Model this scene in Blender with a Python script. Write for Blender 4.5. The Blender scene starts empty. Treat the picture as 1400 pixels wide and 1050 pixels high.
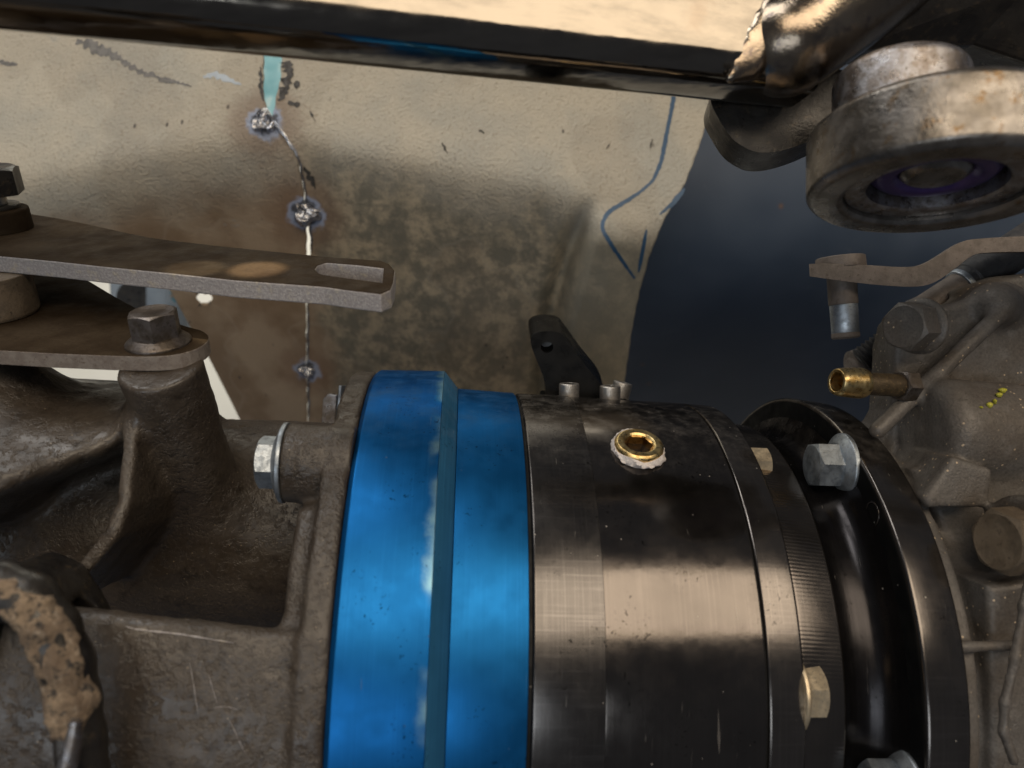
import bpy, bmesh, math, random
import numpy as np
from mathutils import Vector, Matrix
from mathutils.geometry import tessellate_polygon

random.seed(4); np.random.seed(4)
scene = bpy.context.scene
COL = scene.collection
F = 1052.0                      # focal length in pixels of the 1400 px wide photograph
S = 0.001                       # everything below is laid out in millimetres

# ------------------------------------------------------------------ camera
cam_d = bpy.data.cameras.new('camera'); cam = bpy.data.objects.new('camera', cam_d); COL.objects.link(cam)
cam_d.sensor_fit = 'HORIZONTAL'; cam_d.sensor_width = 36.0; cam_d.lens = 36.0 * F / 1400.0
cam.rotation_euler = (math.radians(90), 0, 0)
cam_d.clip_start = 0.005; cam_d.clip_end = 50
cam_d.dof.use_dof = True; cam_d.dof.focus_distance = 0.250; cam_d.dof.aperture_fstop = 11.0
scene.camera = cam

# ------------------------------------------------------------------ world and lamps
world = bpy.data.worlds.new('World'); scene.world = world; world.use_nodes = True
bgn = world.node_tree.nodes['Background']
bgn.inputs[0].default_value = (0.80, 0.86, 1.0, 1); bgn.inputs[1].default_value = 0.05

def area(name, loc, target, sx, sy, power, color):
    l = bpy.data.lights.new(name, 'AREA'); l.shape = 'RECTANGLE'; l.size = sx; l.size_y = sy
    l.energy = power; l.color = color
    o = bpy.data.objects.new(name, l); COL.objects.link(o); o.location = loc
    o.rotation_euler = (Vector(target) - Vector(loc)).to_track_quat('-Z', 'Y').to_euler()
    return o

area('door_light', (0.35, -1.15, 0.83), (0.1, 0.25, -0.05), 2.2, 0.80, 15.0, (1.0, 0.84, 0.64))
area('sky_light', (-0.50, -0.05, 1.15), (-0.03, 0.34, 0.03), 0.9, 0.5, 5.0, (1.0, 0.985, 0.95))
area('low_light', (-0.5, -1.3, -0.35), (0, 0.25, -0.05), 1.4, 0.4, 3.6, (0.85, 0.93, 1.0))
area('back_light', (-0.15, 0.62, 0.55), (-0.2, 1.0, 0.0), 0.5, 0.3, 1.4, (1.0, 0.95, 0.80))  # added lamp that brightens the backdrop behind the sheet
def gap_spot(loc, target, deg, power, color):          # daylight falling through small gaps onto the lever
    l = bpy.data.lights.new('gap_light', 'SPOT'); l.spot_size = math.radians(deg); l.spot_blend = .35; l.energy = power; l.color = color; l.shadow_soft_size = .002
    o = bpy.data.objects.new('gap_light', l); COL.objects.link(o); o.location = loc
    o.rotation_euler = (Vector(target) - Vector(loc)).to_track_quat('-Z', 'Y').to_euler()
gap_spot((-0.42, 0.02, 0.90), (-.0765, .228, .0362), .62, 90.0, (1.0, .80, .55))
gap_spot((-0.42, 0.02, 0.90), (-.0965, .228, .0388), 1.1, 32.0, (1.0, .88, .62))
scene.view_settings.view_transform = 'Standard'; scene.view_settings.look = 'None'
scene.view_settings.gamma = 1.0; scene.view_settings.exposure = 0.62
scene.render.engine = 'CYCLES'; scene.cycles.max_bounces = 6; scene.cycles.diffuse_bounces = 3; scene.cycles.glossy_bounces = 4

# ------------------------------------------------------------------ helpers
def P(px, py, Y):
    return Vector(((px - 700) / F * Y, Y, (525 - py) / F * Y))
def ray(px, py):
    return Vector(((px - 700) / F, 1.0, (525 - py) / F))
def on_plane(px, py, p0, n):
    r = ray(px, py); return r * (p0.dot(n) / r.dot(n))
def frame(o, axis, up=Vector((0, 0, 1))):
    """4x4: x = axis, z close to up, origin o (mm)"""
    x = Vector(axis).normalized(); y = Vector(up).cross(x).normalized(); z = x.cross(y)
    m = Matrix((x, y, z)).transposed().to_4x4(); m.translation = o
    return m

WM = {}
def empty(name, m=None, parent=None):
    o = bpy.data.objects.new(name, None); COL.objects.link(o); o.empty_display_size = 0.01
    m = m.copy() if m is not None else Matrix()
    m.translation = m.translation * S
    WM[o] = m
    if parent: o.parent = parent; o.matrix_local = WM[parent].inverted() @ m
    else: o.matrix_world = m; o.matrix_local = m
    return o
def thing(name, label, cat, m=None, group=None):
    o = empty(name, m if isinstance(m, Matrix) else Matrix.Translation(m or Vector()))
    o['label'] = label; o['category'] = cat
    if group: o['group'] = group
    return o
def obj(name, verts, faces, material, parent=None, sharp=32, local=None, label=None, smooth=True):
    """verts in world millimetres (or in `local` frame millimetres)"""
    if local is not None: verts = [local @ Vector(v) for v in verts]
    inv = WM[parent].inverted() if parent else Matrix()
    me = bpy.data.meshes.new(name)
    if isinstance(verts, np.ndarray):
        M = np.array(inv); vv = (verts * S) @ M[:3, :3].T + M[:3, 3]
        vs = vv.tolist()
    else: vs = [inv @ (Vector(v) * S) for v in verts]
    me.from_pydata(vs, [], faces); me.update()
    bm = bmesh.new(); bm.from_mesh(me); bmesh.ops.recalc_face_normals(bm, faces=bm.faces); bm.to_mesh(me); bm.free()
    if smooth:
        me.shade_smooth()
        if sharp: me.set_sharp_from_angle(angle=math.radians(sharp))
    me.materials.append(material)
    o = bpy.data.objects.new(name, me); COL.objects.link(o)
    if parent: o.parent = parent; WM[o] = WM[parent]
    else: WM[o] = Matrix()
    if label: o['label'] = label
    return o
def bevel(o, w, seg=2, ang=35):
    b = o.modifiers.new('bevel', 'BEVEL'); b.width = w * S; b.segments = seg
    b.limit_method = 'ANGLE'; b.angle_limit = math.radians(ang); b.harden_normals = False
    return o
def lathe(prof, n=128, a0=0.0, a1=2 * math.pi, cap_end=True):
    """profile (x, r) about the x axis; returns verts, faces in the local frame"""
    v = []; f = []; full = abs(a1 - a0 - 2 * math.pi) < 1e-6
    m = n if full else n + 1
    for x, r in prof:
        for k in range(m):
            t = a0 + (a1 - a0) * k / n; v.append((x, r * math.cos(t), r * math.sin(t)))
    for i in range(len(prof) - 1):
        for k in range(n):
            k2 = (k + 1) % m if full else k + 1
            f.append((i * m + k, i * m + k2, (i + 1) * m + k2, (i + 1) * m + k))
    for i, s in ((0, 1), (len(prof) - 1, -1)):
        if i and not cap_end: continue
        if full and prof[i][1] > 1e-6 and prof[0] != prof[-1]:
            f.append(tuple(range(i * m, i * m + m))[::-s])
    return v, f
def round_prof(pts, rad, seg=4):
    out = [pts[0]]
    for i in range(1, len(pts) - 1):
        a, b, c = Vector(pts[i - 1]), Vector(pts[i]), Vector(pts[i + 1])
        r = rad[i] if isinstance(rad, (list, tuple)) else rad
        d1 = min(r, (a - b).length * .45); d2 = min(r, (c - b).length * .45)
        p = b + (a - b).normalized() * d1; q = b + (c - b).normalized() * d2
        for k in range(seg + 1):
            t = k / seg; w = p * (1 - t) ** 2 + b * 2 * t * (1 - t) + q * t * t; out.append((w.x, w.y))
    out.append(pts[-1]); return out
def hex_head(af, h, n=72, chamfer=0.94, dome=0.0, dish=0.0):
    """hexagon head along +x from x=0 to h"""
    v = []; f = []; rings = []
    def ring(fn):
        s = len(v)
        for k in range(n):
            t = 2 * math.pi * k / n; r, x = fn(t); v.append((x, r * math.cos(t), r * math.sin(t)))
        rings.append(s)
    R = lambda t: af / 2 / math.cos(((t + math.pi / 6) % (math.pi / 3)) - math.pi / 6)
    rc = af / 2 * chamfer
    ring(lambda t: (R(t), 0)); ring(lambda t: (R(t), h - max(0.0, R(t) - rc) * .55)); ring(lambda t: (rc, h))
    ring(lambda t: (rc * .72, h - dish + dome * .5)); ring(lambda t: (rc * .3, h - dish + dome))
    for a, b in zip(rings[:-1], rings[1:]):
        for k in range(n): f.append((a + k, a + (k + 1) % n, b + (k + 1) % n, b + k))
    f.append(tuple(range(rings[-1], rings[-1] + n))); f.append(tuple(range(n))[::-1])
    return v, f
def prism(outer, d, holes=()):
    """outline of world points extruded along vector d"""
    loops = [list(outer)] + [list(h) for h in holes]
    allp = [p for l in loops for p in l]; n = len(allp)
    tri = tessellate_polygon(loops)
    v = [Vector(p) for p in allp] + [Vector(p) + Vector(d) for p in allp]
    f = [tuple(t) for t in tri] + [tuple(i + n for i in t)[::-1] for t in tri]
    s = 0
    for l in loops:
        m = len(l)
        for i in range(m): f.append((s + i, s + (i + 1) % m, s + (i + 1) % m + n, s + i + n))
        s += m
    return v, f
def smooth_loop(pts, it=2, closed=True):
    for _ in range(it):
        q = []; n = len(pts)
        for i in range(n if closed else n - 1):
            a, b = pts[i], pts[(i + 1) % n]
            q += [a.lerp(b, .25), a.lerp(b, .75)]
        pts = q if closed else [pts[0]] + q + [pts[-1]]
    return pts
def tube(path, rad, n=12, jitter=0.0, flat=None):
    path = [Vector(p) for p in path]; v = []; f = []
    for i, p in enumerate(path):
        t = (path[min(i + 1, len(path) - 1)] - path[max(i - 1, 0)]).normalized()
        a = t.cross(Vector((0.1, -1, 0.2))).normalized(); b = t.cross(a)
        r = rad[i] if isinstance(rad, (list, tuple)) else rad
        for k in range(n):
            th = 2 * math.pi * k / n; rr = r * (1 + jitter * (random.random() - .5))
            v.append(p + a * rr * math.cos(th) + b * rr * math.sin(th) * (flat or 1))
    for i in range(len(path) - 1):
        for k in range(n): f.append((i * n + k, i * n + (k + 1) % n, (i + 1) * n + (k + 1) % n, (i + 1) * n + k))
    f.append(tuple(range(n))[::-1]); f.append(tuple(range((len(path) - 1) * n, len(path) * n)))
    return v, f

# --- signed-distance castings, meshed with naive surface nets
class Grid:
    def __init__(s, lo, hi, h):
        s.lo = np.array(lo, float); s.h = h
        n = [int((b - a) / h) + 1 for a, b in zip(lo, hi)]; s.n = n
        ax = [lo[i] + h * np.arange(n[i]) for i in range(3)]
        s.X, s.Y, s.Z = [a.astype(np.float32) for a in np.meshgrid(*ax, indexing='ij')]
    def capsule(s, a, b, r0, r1=None):
        r1 = r0 if r1 is None else r1
        a = np.array(a, np.float32); b = np.array(b, np.float32); d = b - a
        px, py, pz = s.X - a[0], s.Y - a[1], s.Z - a[2]
        t = np.clip((px * d[0] + py * d[1] + pz * d[2]) / float(d @ d), 0, 1)
        return np.sqrt((px - t * d[0]) ** 2 + (py - t * d[1]) ** 2 + (pz - t * d[2]) ** 2) - (r0 + (r1 - r0) * t)
    def cyl(s, a, b, r, rnd=1.0):
        a = np.array(a, np.float32); b = np.array(b, np.float32); d = b - a; L = float(np.sqrt(d @ d)); d = d / L
        px, py, pz = s.X - a[0], s.Y - a[1], s.Z - a[2]
        t = px * d[0] + py * d[1] + pz * d[2]
        rr = np.sqrt(np.maximum((px - t * d[0]) ** 2 + (py - t * d[1]) ** 2 + (pz - t * d[2]) ** 2, 0))
        q0 = rr - r + rnd; q1 = np.abs(t - L / 2) - L / 2 + rnd
        return np.minimum(np.maximum(q0, q1), 0) + np.hypot(np.maximum(q0, 0), np.maximum(q1, 0)) - rnd
    def poly(s, pts, y0, y1, rnd=1.0):
        """polygon in X,Z extruded over Y"""
        d = np.full(s.X.shape[0:1] + s.X.shape[2:3], 1e9, np.float32); X = s.X[:, 0, :]; Z = s.Z[:, 0, :]
        sg = np.ones_like(d); n = len(pts)
        for i in range(n):
            a = np.array(pts[i]); b = np.array(pts[i - 1]); e = b - a
            wx, wz = X - a[0], Z - a[1]; t = np.clip((wx * e[0] + wz * e[1]) / (e @ e), 0, 1)
            d = np.minimum(d, (wx - e[0] * t) ** 2 + (wz - e[1] * t) ** 2)
            c1 = Z >= a[1]; c2 = Z < b[1]; c3 = e[0] * wz > e[1] * wx
            flip = (c1 & c2 & c3) | (~c1 & ~c2 & ~c3); sg = np.where(flip, -sg, sg)
        d2 = (sg * np.sqrt(d))[:, None, :] + rnd
        q1 = np.abs(s.Y - (y0 + y1) / 2) - (y1 - y0) / 2 + rnd
        return np.minimum(np.maximum(d2, q1), 0) + np.hypot(np.maximum(d2, 0), np.maximum(q1, 0)) - rnd
    def noise(s, scale, seed, octaves=2):
        """cheap smooth value noise"""
        rng = np.random.RandomState(seed); out = 0; amp = 1
        for o in range(octaves):
            T = rng.rand(16, 16, 16).astype(np.float32) - .5
            def c(A, l):
                u = (A - l) / scale; i = np.floor(u).astype(np.int32); fr = u - i; fr = fr * fr * (3 - 2 * fr); return i & 15, (i + 1) & 15, fr
            x0, x1, fx = c(s.X[:, 0, 0], s.lo[0]); y0, y1, fy = c(s.Y[0, :, 0], s.lo[1]); z0, z1, fz = c(s.Z[0, 0, :], s.lo[2])
            A = T[x0] * (1 - fx)[:, None, None] + T[x1] * fx[:, None, None]
            A = A[:, y0] * (1 - fy)[None, :, None] + A[:, y1] * fy[None, :, None]
            A = A[:, :, z0] * (1 - fz) + A[:, :, z1] * fz
            out = out + A * amp; amp *= .5; scale *= .47
        return out
    def mesh(s, D):
        n = np.array(D.shape); neg = D < 0
        cnt = np.zeros(n - 1, np.int8); acc = np.zeros(tuple(n - 1) + (3,), np.float32); ne = np.zeros(n - 1, np.float32)
        sl = lambda o: tuple(slice(o[i], n[i] - 1 + o[i]) for i in range(3))
        cor = [(i, j, k) for i in (0, 1) for j in (0, 1) for k in (0, 1)]
        for c in cor: cnt += neg[sl(c)]
        act = (cnt > 0) & (cnt < 8)
        idx = np.argwhere(act); vals = {c: D[tuple((idx + c).T)] for c in cor}
        pos = np.zeros((len(idx), 3)); num = np.zeros(len(idx))
        for a in cor:
            for ax in range(3):
                if a[ax]: continue
                b = list(a); b[ax] = 1; b = tuple(b)
                va, vb = vals[a], vals[b]; m = (va < 0) != (vb < 0)
                t = np.where(m, va / np.where(m, va - vb, 1), 0)
                q = np.tile(np.array(a, float), (len(idx), 1)); q[:, ax] = t
                pos += q * m[:, None]; num += m
        V = (idx + pos / num[:, None]) * s.h + s.lo
        ids = np.full(tuple(n - 1), -1, np.int64); ids[act] = np.arange(len(idx))
        Fs = []
        for ax in range(3):
            o = [0, 0, 0]; o[ax] = 1
            a = neg[tuple(slice(0, n[i] - (1 if i == ax else 0)) for i in range(3))]
            b = neg[tuple(slice(o[i], n[i]) for i in range(3))]
            e = np.argwhere(a != b); u, w = [i for i in range(3) if i != ax]
            e = e[(e[:, u] > 0) & (e[:, w] > 0) & (e[:, u] < n[u] - 1) & (e[:, w] < n[w] - 1)]
            def g(du, dw):
                q = e.copy(); q[:, u] -= du; q[:, w] -= dw; return ids[tuple(q.T)]
            quad = np.stack([g(1, 1), g(0, 1), g(0, 0), g(1, 0)], 1)
            Fs.append(quad[(quad >= 0).all(1)])
        return V, np.concatenate(Fs).tolist()
def smin(a, b, k):
    h = np.clip(.5 + .5 * (b - a) / k, 0, 1); return b + (a - b) * h - k * h * (1 - h)
def smax(a, b, k): return -smin(-a, -b, k)

# ------------------------------------------------------------------ materials
class NT:
    def __init__(s, name):
        s.m = bpy.data.materials.new(name); s.m.use_nodes = True; s.t = s.m.node_tree
        s.b = s.t.nodes['Principled BSDF']; s.N = s.t.nodes; s.L = s.t.links
        s.tc = s.N.new('ShaderNodeTexCoord')
    def link(s, a, b): s.L.new(a, b)
    def val(s, node_in, v):
        if isinstance(v, (int, float)): node_in.default_value = v
        elif isinstance(v, tuple): node_in.default_value = v if len(v) == 4 or len(node_in.default_value) == 3 else v + (1,)
        else: s.L.new(v, node_in)
    def map(s, scale=(1, 1, 1), src=None, rot=(0, 0, 0), loc=(0, 0, 0)):
        n = s.N.new('ShaderNodeMapping'); s.L.new(src or s.tc.outputs['Object'], n.inputs[0])
        n.inputs['Scale'].default_value = scale; n.inputs['Rotation'].default_value = rot; n.inputs['Location'].default_value = loc
        return n.outputs[0]
    def noise(s, mm, detail=3, rough=.55, vec=None, dist=0.0):
        n = s.N.new('ShaderNodeTexNoise'); n.inputs['Scale'].default_value = 1000.0 / mm
        n.inputs['Detail'].default_value = detail; n.inputs['Roughness'].default_value = rough; n.inputs['Distortion'].default_value = dist
        s.L.new(vec or s.tc.outputs['Object'], n.inputs['Vector']); return n.outputs[0]
    def voro(s, mm, vec=None, feature='F1', out=0):
        n = s.N.new('ShaderNodeTexVoronoi'); n.feature = feature; n.inputs['Scale'].default_value = 1000.0 / mm
        s.L.new(vec or s.tc.outputs['Object'], n.inputs['Vector']); return n.outputs[out]
    def ramp(s, src, a, b, v0=0.0, v1=1.0, smooth=True):
        n = s.N.new('ShaderNodeMapRange'); n.inputs[1].default_value = a; n.inputs[2].default_value = b
        n.inputs[3].default_value = v0; n.inputs[4].default_value = v1
        if smooth: n.interpolation_type = 'SMOOTHSTEP'
        s.L.new(src, n.inputs[0]); return n.outputs[0]
    def mix(s, fac, a, b, mode='MIX'):
        n = s.N.new('ShaderNodeMix'); n.data_type = 'RGBA'; n.blend_type = mode
        s.val(n.inputs[0], fac); s.val(n.inputs[6], a); s.val(n.inputs[7], b); return n.outputs[2]
    def math(s, op, a, b=0.0):
        n = s.N.new('ShaderNodeMath'); n.operation = op; s.val(n.inputs[0], a); s.val(n.inputs[1], b); return n.outputs[0]
    def bump(s, h, strength, mm, prev=None):
        n = s.N.new('ShaderNodeBump'); n.inputs['Strength'].default_value = strength; n.inputs['Distance'].default_value = mm * S
        s.L.new(h, n.inputs['Height'])
        if prev: s.L.new(prev, n.inputs['Normal'])
        return n.outputs[0]
    def sep(s, src=None):
        n = s.N.new('ShaderNodeSeparateXYZ'); s.L.new(src or s.tc.outputs['Object'], n.inputs[0]); return n.outputs
    def out(s, col=None, rough=None, metal=None, normal=None, **kw):
        for k, v in (('Base Color', col), ('Roughness', rough), ('Metallic', metal), ('Normal', normal)):
            if v is not None: s.val(s.b.inputs[k], v)
        for k, v in kw.items(): s.val(s.b.inputs[k.replace('_', ' ')], v)
        return s.m
def rgb(*c): return tuple(c) + (1,)

def mat_cast(name, c0, c1, c2, speck=(.42, .33, .22), grain=1.1, bstr=.55, speck_t=.035, rough=(.42, .7), metal=.0):
    n = NT(name)
    big = n.noise(28, 3, .6); med = n.noise(5, 3, .65); fine = n.noise(grain, 3, .6)
    col = n.mix(n.ramp(big, .35, .68), c0, c1); col = n.mix(n.ramp(med, .5, .75), col, c2)
    col = n.mix(n.ramp(fine, .35, .75, 0, .35), col, rgb(.012, .010, .009))
    vd = n.voro(2.4); g = n.ramp(n.noise(16, 2), .42, .6)
    sp = n.math('MULTIPLY', n.ramp(vd, speck_t * 2.2, speck_t * 1.5), g)
    col = n.mix(n.math('MULTIPLY', sp, .8), col, speck + (1,))
    r = n.ramp(n.noise(9, 4), .3, .7, *rough)
    pit = n.ramp(n.noise(2.2, 4, .7), .28, .5)
    gm = n.ramp(n.noise(24, 2), .38, .62, .15, 1.0); nb = n.bump(n.math('MULTIPLY', fine, gm), bstr * 1.5, .7); nb = n.bump(pit, bstr * .9, .6, nb); nb = n.bump(n.noise(7, 3), .2, .9, nb)
    return n.out(col, r, metal, nb)

M = {}
M['cast'] = mat_cast('brown_cast_iron', rgb(.047, .036, .027), rgb(.074, .060, .047), rgb(.027, .020, .014), rough=(.27, .5), bstr=.36)
M['cast_right'] = mat_cast('grey_cast_metal', rgb(.118, .107, .097), rgb(.088, .070, .054), rgb(.140, .125, .112), speck=(.55, .42, .28), speck_t=.07, grain=.8, bstr=.24, rough=(.45, .65), metal=.15)

def m_steel_plate():
    n = NT('brown_plate_steel')
    big = n.noise(18, 3, .6); fine = n.noise(.9, 3, .65)
    col = n.mix(n.ramp(big, .35, .68), rgb(.027, .018, .011), rgb(.046, .033, .021)); col = n.mix(n.ramp(fine, .4, .8, 0, .5), col, rgb(.018, .013, .009))
    sc = n.noise(1.0, 3, .6, n.map((.12, 1, 1), rot=(0, 0, .5)))
    col = n.mix(n.ramp(sc, .64, .8, 0, .15), col, rgb(.22, .19, .15))
    nb = n.bump(fine, .35, .35); nb = n.bump(n.noise(4, 3), .3, .5, nb)
    return n.out(col, n.ramp(n.noise(7, 4), .3, .7, .5, .75), .0, nb, Specular_IOR_Level=.02)
M['plate'] = m_steel_plate()
def m_cut_edge():
    n = NT('sheared_steel_edge')
    fine = n.noise(.8, 4, .7); band = n.noise(3.2, 3, .6)
    col = n.mix(n.ramp(fine, .4, .7), rgb(.32, .295, .29), rgb(.46, .43, .42)); col = n.mix(n.ramp(band, .55, .7, 0, .6), col, rgb(.46, .40, .30))
    return n.out(col, .5, .2, n.bump(fine, .6, .5))
M['cut'] = m_cut_edge()
def m_rusty(name, a, b, c, rough=.6, metal=.3, mm=6):
    n = NT(name); col = n.mix(n.ramp(n.noise(mm, 3, .65), .38, .6), a, b); col = n.mix(n.ramp(n.noise(mm * .3, 4, .7), .55, .7), col, c)
    return n.out(col, n.ramp(n.noise(mm * .7, 4), .3, .7, rough * .7, min(1, rough * 1.25)), metal, n.bump(n.noise(mm * .16, 4, .7), .4, .4))
M['old_bolt'] = m_rusty('oily_old_bolt', rgb(.16, .14, .13), rgb(.10, .08, .062), rgb(.045, .035, .026), .38, .75)
M['worn_steel'] = m_rusty('worn_bare_steel', rgb(.36, .35, .36), rgb(.22, .19, .17), rgb(.09, .07, .05), .35, .9, 4)
M['sleeve_brown'] = m_rusty('brown_sleeve_steel', rgb(.10, .075, .05), rgb(.14, .105, .07), rgb(.06, .042, .028), .6, .1, 6)
M['cut_brown'] = m_rusty('brown_cut_edge', rgb(.17, .14, .12), rgb(.22, .19, .165), rgb(.11, .08, .06), .6, .1, 3)
M['arm'] = m_rusty('brown_arm_steel', rgb(.115, .092, .075), rgb(.155, .125, .104), rgb(.085, .062, .046), .6, .1, 6)
M['rust'] = m_rusty('flaking_rust', rgb(.20, .135, .085), rgb(.11, .08, .055), rgb(.38, .29, .19), .85, .05, 2.2)
def m_crust():
    n = NT('granular_rust'); a = n.noise(5, 3, .6); b = n.noise(.9, 4, .7)
    col = n.mix(n.ramp(a, .35, .65), rgb(.15, .105, .07), rgb(.30, .22, .145)); col = n.mix(n.ramp(n.noise(2.6, 6, .75), .48, .62), col, rgb(.028, .024, .022)); col = n.mix(n.ramp(n.noise(1.9, 5, .7, n.map(loc=(.2, .1, 0))), .56, .72, 0, .75), col, rgb(.46, .38, .29))
    return n.out(col, .85, 0.0, n.bump(b, 1.0, 1.0))
M['crust'] = m_crust()
M['dark_iron'] = m_rusty('dark_greasy_iron', rgb(.018, .016, .015), rgb(.032, .028, .024), rgb(.06, .045, .03), .36, .3, 9)
M['black_rubber'] = m_rusty('black_hose_rubber', rgb(.02, .02, .022), rgb(.035, .033, .033), rgb(.05, .047, .045), .6, 0, 6)

def m_zinc(name, c=(.42, .46, .50), r=(.38, .58)):
    n = NT(name); col = n.mix(n.ramp(n.noise(3.2, 3, .6), .4, .66), rgb(*c), rgb(*[x * .62 for x in c])); col = n.mix(n.ramp(n.noise(.7, 3), .58, .72, 0, .5), col, rgb(.13, .12, .11))
    return n.out(col, n.ramp(n.noise(1.6, 4), .3, .7, *r), .95, n.bump(n.noise(.5, 3), .16, .25))
M['zinc'] = m_zinc('dull_zinc_plating')
M['zinc_warm'] = m_zinc('yellow_zinc_plating', (.80, .66, .46))
M['screw'] = m_zinc('grey_screw_steel', (.50, .47, .43), (.35, .55))

def m_turned(name, base, metal, rough, dust, streak=.4, dust_amt=.35, hatch=0.0, edge=None, wob=.06, f82=.35, ripple=0.0):
    """turned bar: x is the axis, marks run round it"""
    n = NT(name); x, y, z = n.sep()
    ang = n.math('ARCTAN2', y, z)
    cv = n.N.new('ShaderNodeCombineXYZ'); n.link(x, cv.inputs[0]); n.link(n.math('MULTIPLY', ang, .0012), cv.inputs[1])
    ring = n.noise(.55, 3, .6, cv.outputs[0])
    cv2 = n.N.new('ShaderNodeCombineXYZ'); n.link(n.math('MULTIPLY', x, .03), cv2.inputs[0]); n.link(n.math('MULTIPLY', ang, .09), cv2.inputs[1])
    axial = n.noise(.9, 3, .6, cv2.outputs[0])
    blot = n.noise(22, 3, .6)
    col = n.mix(n.ramp(blot, .35, .7), rgb(*base), rgb(*[c * .84 for c in base]))
    col = n.mix(n.ramp(ring, .45, .8, 0, streak), col, rgb(*[min(1, c * 2.0 + .01) for c in base]))
    if hatch: col = n.mix(n.ramp(axial, .5, .68, 0, hatch), col, rgb(*[min(1, c * 2.4 + .03) for c in base]))
    # dust lies on the top of the turned part and in little scratches
    gz = n.ramp(z, .062, .093); dn = n.ramp(n.noise(7, 6, .75), .38, .82)
    d1 = n.math('MULTIPLY', n.math('MULTIPLY', gz, dn), dust_amt)
    sp = n.ramp(n.voro(4.3), .075, .045); sp = n.math('MULTIPLY', sp, n.ramp(n.noise(11, 2), .5, .6))
    sc = n.ramp(n.noise(1.1, 2, .5, n.map((1, .18, .06), rot=(.5, .3, .7)), dist=.6), .70, .74, 0, .35)
    sc = n.math('MULTIPLY', sc, n.ramp(n.noise(14, 2), .5, .62))
    fac = n.math('MAXIMUM', n.math('MAXIMUM', d1, n.math('MULTIPLY', sp, .6)), sc)
    if edge:      # worn, paler edge with its own ragged shape: (x from, x to, colour)
        e = n.math('ADD', x, n.math('MULTIPLY', n.math('SUBTRACT', n.noise(9, 4, .7), .5), .006))
        low = n.math('MULTIPLY', n.ramp(e, edge[0] * S, edge[1] * S), n.ramp(n.noise(17, 2), .42, .55))
        col = n.mix(n.math('MULTIPLY', low, .6), col, edge[2])
    pit = n.math('MULTIPLY', n.ramp(n.noise(1.0, 2), .62, .68), n.ramp(n.noise(15, 3), .52, .66, 0, .8)); col = n.mix(pit, col, rgb(*[c * .12 for c in base]))
    col = n.mix(fac, col, rgb(*dust))
    nb = n.bump(ring, .10, .06); nb = n.bump(n.noise(2.6, 3, .6), wob, .22, nb)
    if hatch: nb = n.bump(axial, .12, .06, nb)
    if ripple: nb = n.bump(n.math('SINE', n.math('ADD', n.math('MULTIPLY', ang, 2 * math.pi * 82 / ripple), n.math('ADD', n.math('MULTIPLY', x, 260), n.math('MULTIPLY', n.noise(6, 2), 2.5)))), .16, .05, nb)
    rr = n.math('ADD', n.ramp(n.noise(8, 3, .65), .3, .7, rough[0], rough[1]), n.math('MULTIPLY', fac, .4))
    return n.out(col, rr, n.math('SUBTRACT', metal, n.math('MULTIPLY', fac, metal * .9)), nb, Specular_Tint=rgb(f82, f82, f82))
M['blue_worn'] = m_turned('worn_blue_anodised_aluminium', (.009, .115, .34), .84, (.33, .42), (.085, .105, .13), .12, .32, edge=(-31.5, -27.5, rgb(.30, .50, .52)), f82=.12)
M['blue'] = m_turned('blue_anodised_aluminium', (.010, .12, .335), .84, (.33, .42), (.085, .105, .13), .12, .32, f82=.12)
M['blue_cone'] = m_turned('dull_blue_chamfer', (.04, .185, .36), .55, (.38, .48), (.3, .3, .3), .25, .3)
M['black'] = m_turned('black_anodised_aluminium', (.12, .107, .098), .97, (.12, .19), (.33, .30, .27), .12, .45, wob=.07)
M['black_rippled'] = m_turned('rippled_black_cone', (.12, .108, .10), .95, (.18, .25), (.3, .28, .25), .1, .3, ripple=1.1)
M['black_neck'] = m_turned('satin_black_neck', (.028, .026, .027), .9, (.20, .28), (.3, .27, .24), .2, .3)
M['black_brushed'] = m_turned('brushed_black_aluminium', (.11, .102, .097), .95, (.20, .27), (.30, .28, .25), .3, .5, hatch=.15)
M['black_rim'] = m_turned('machined_black_rim', (.135, .122, .113), .95, (.15, .21), (.3, .28, .25), .2, .4, hatch=.09)
def m_black(name, base=.018, rough=.35, metal=0.0, spec=.25):
    n = NT(name); col = n.mix(n.ramp(n.noise(7, 4), .4, .7), rgb(base, base, base * 1.03), rgb(base * 1.7, base * 1.6, base * 1.5))
    col = n.mix(n.math('MULTIPLY', n.ramp(n.voro(5), .06, .03), .5), col, rgb(.3, .28, .25))
    return n.out(col, n.ramp(n.noise(5, 4), .3, .7, rough * .8, rough * 1.3), metal, n.bump(n.noise(1.2, 3), .08, .2), Specular_IOR_Level=spec)
M['black_paint'] = m_black('black_coated_plate', .004, .6, spec=.03); M['black_gloss'] = m_black('glossy_black_lever', .003, .3, spec=.12)
M['joint_black'] = m_black('black_joint', .004, .6)  # plain black for the thin rings at the joints

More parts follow.
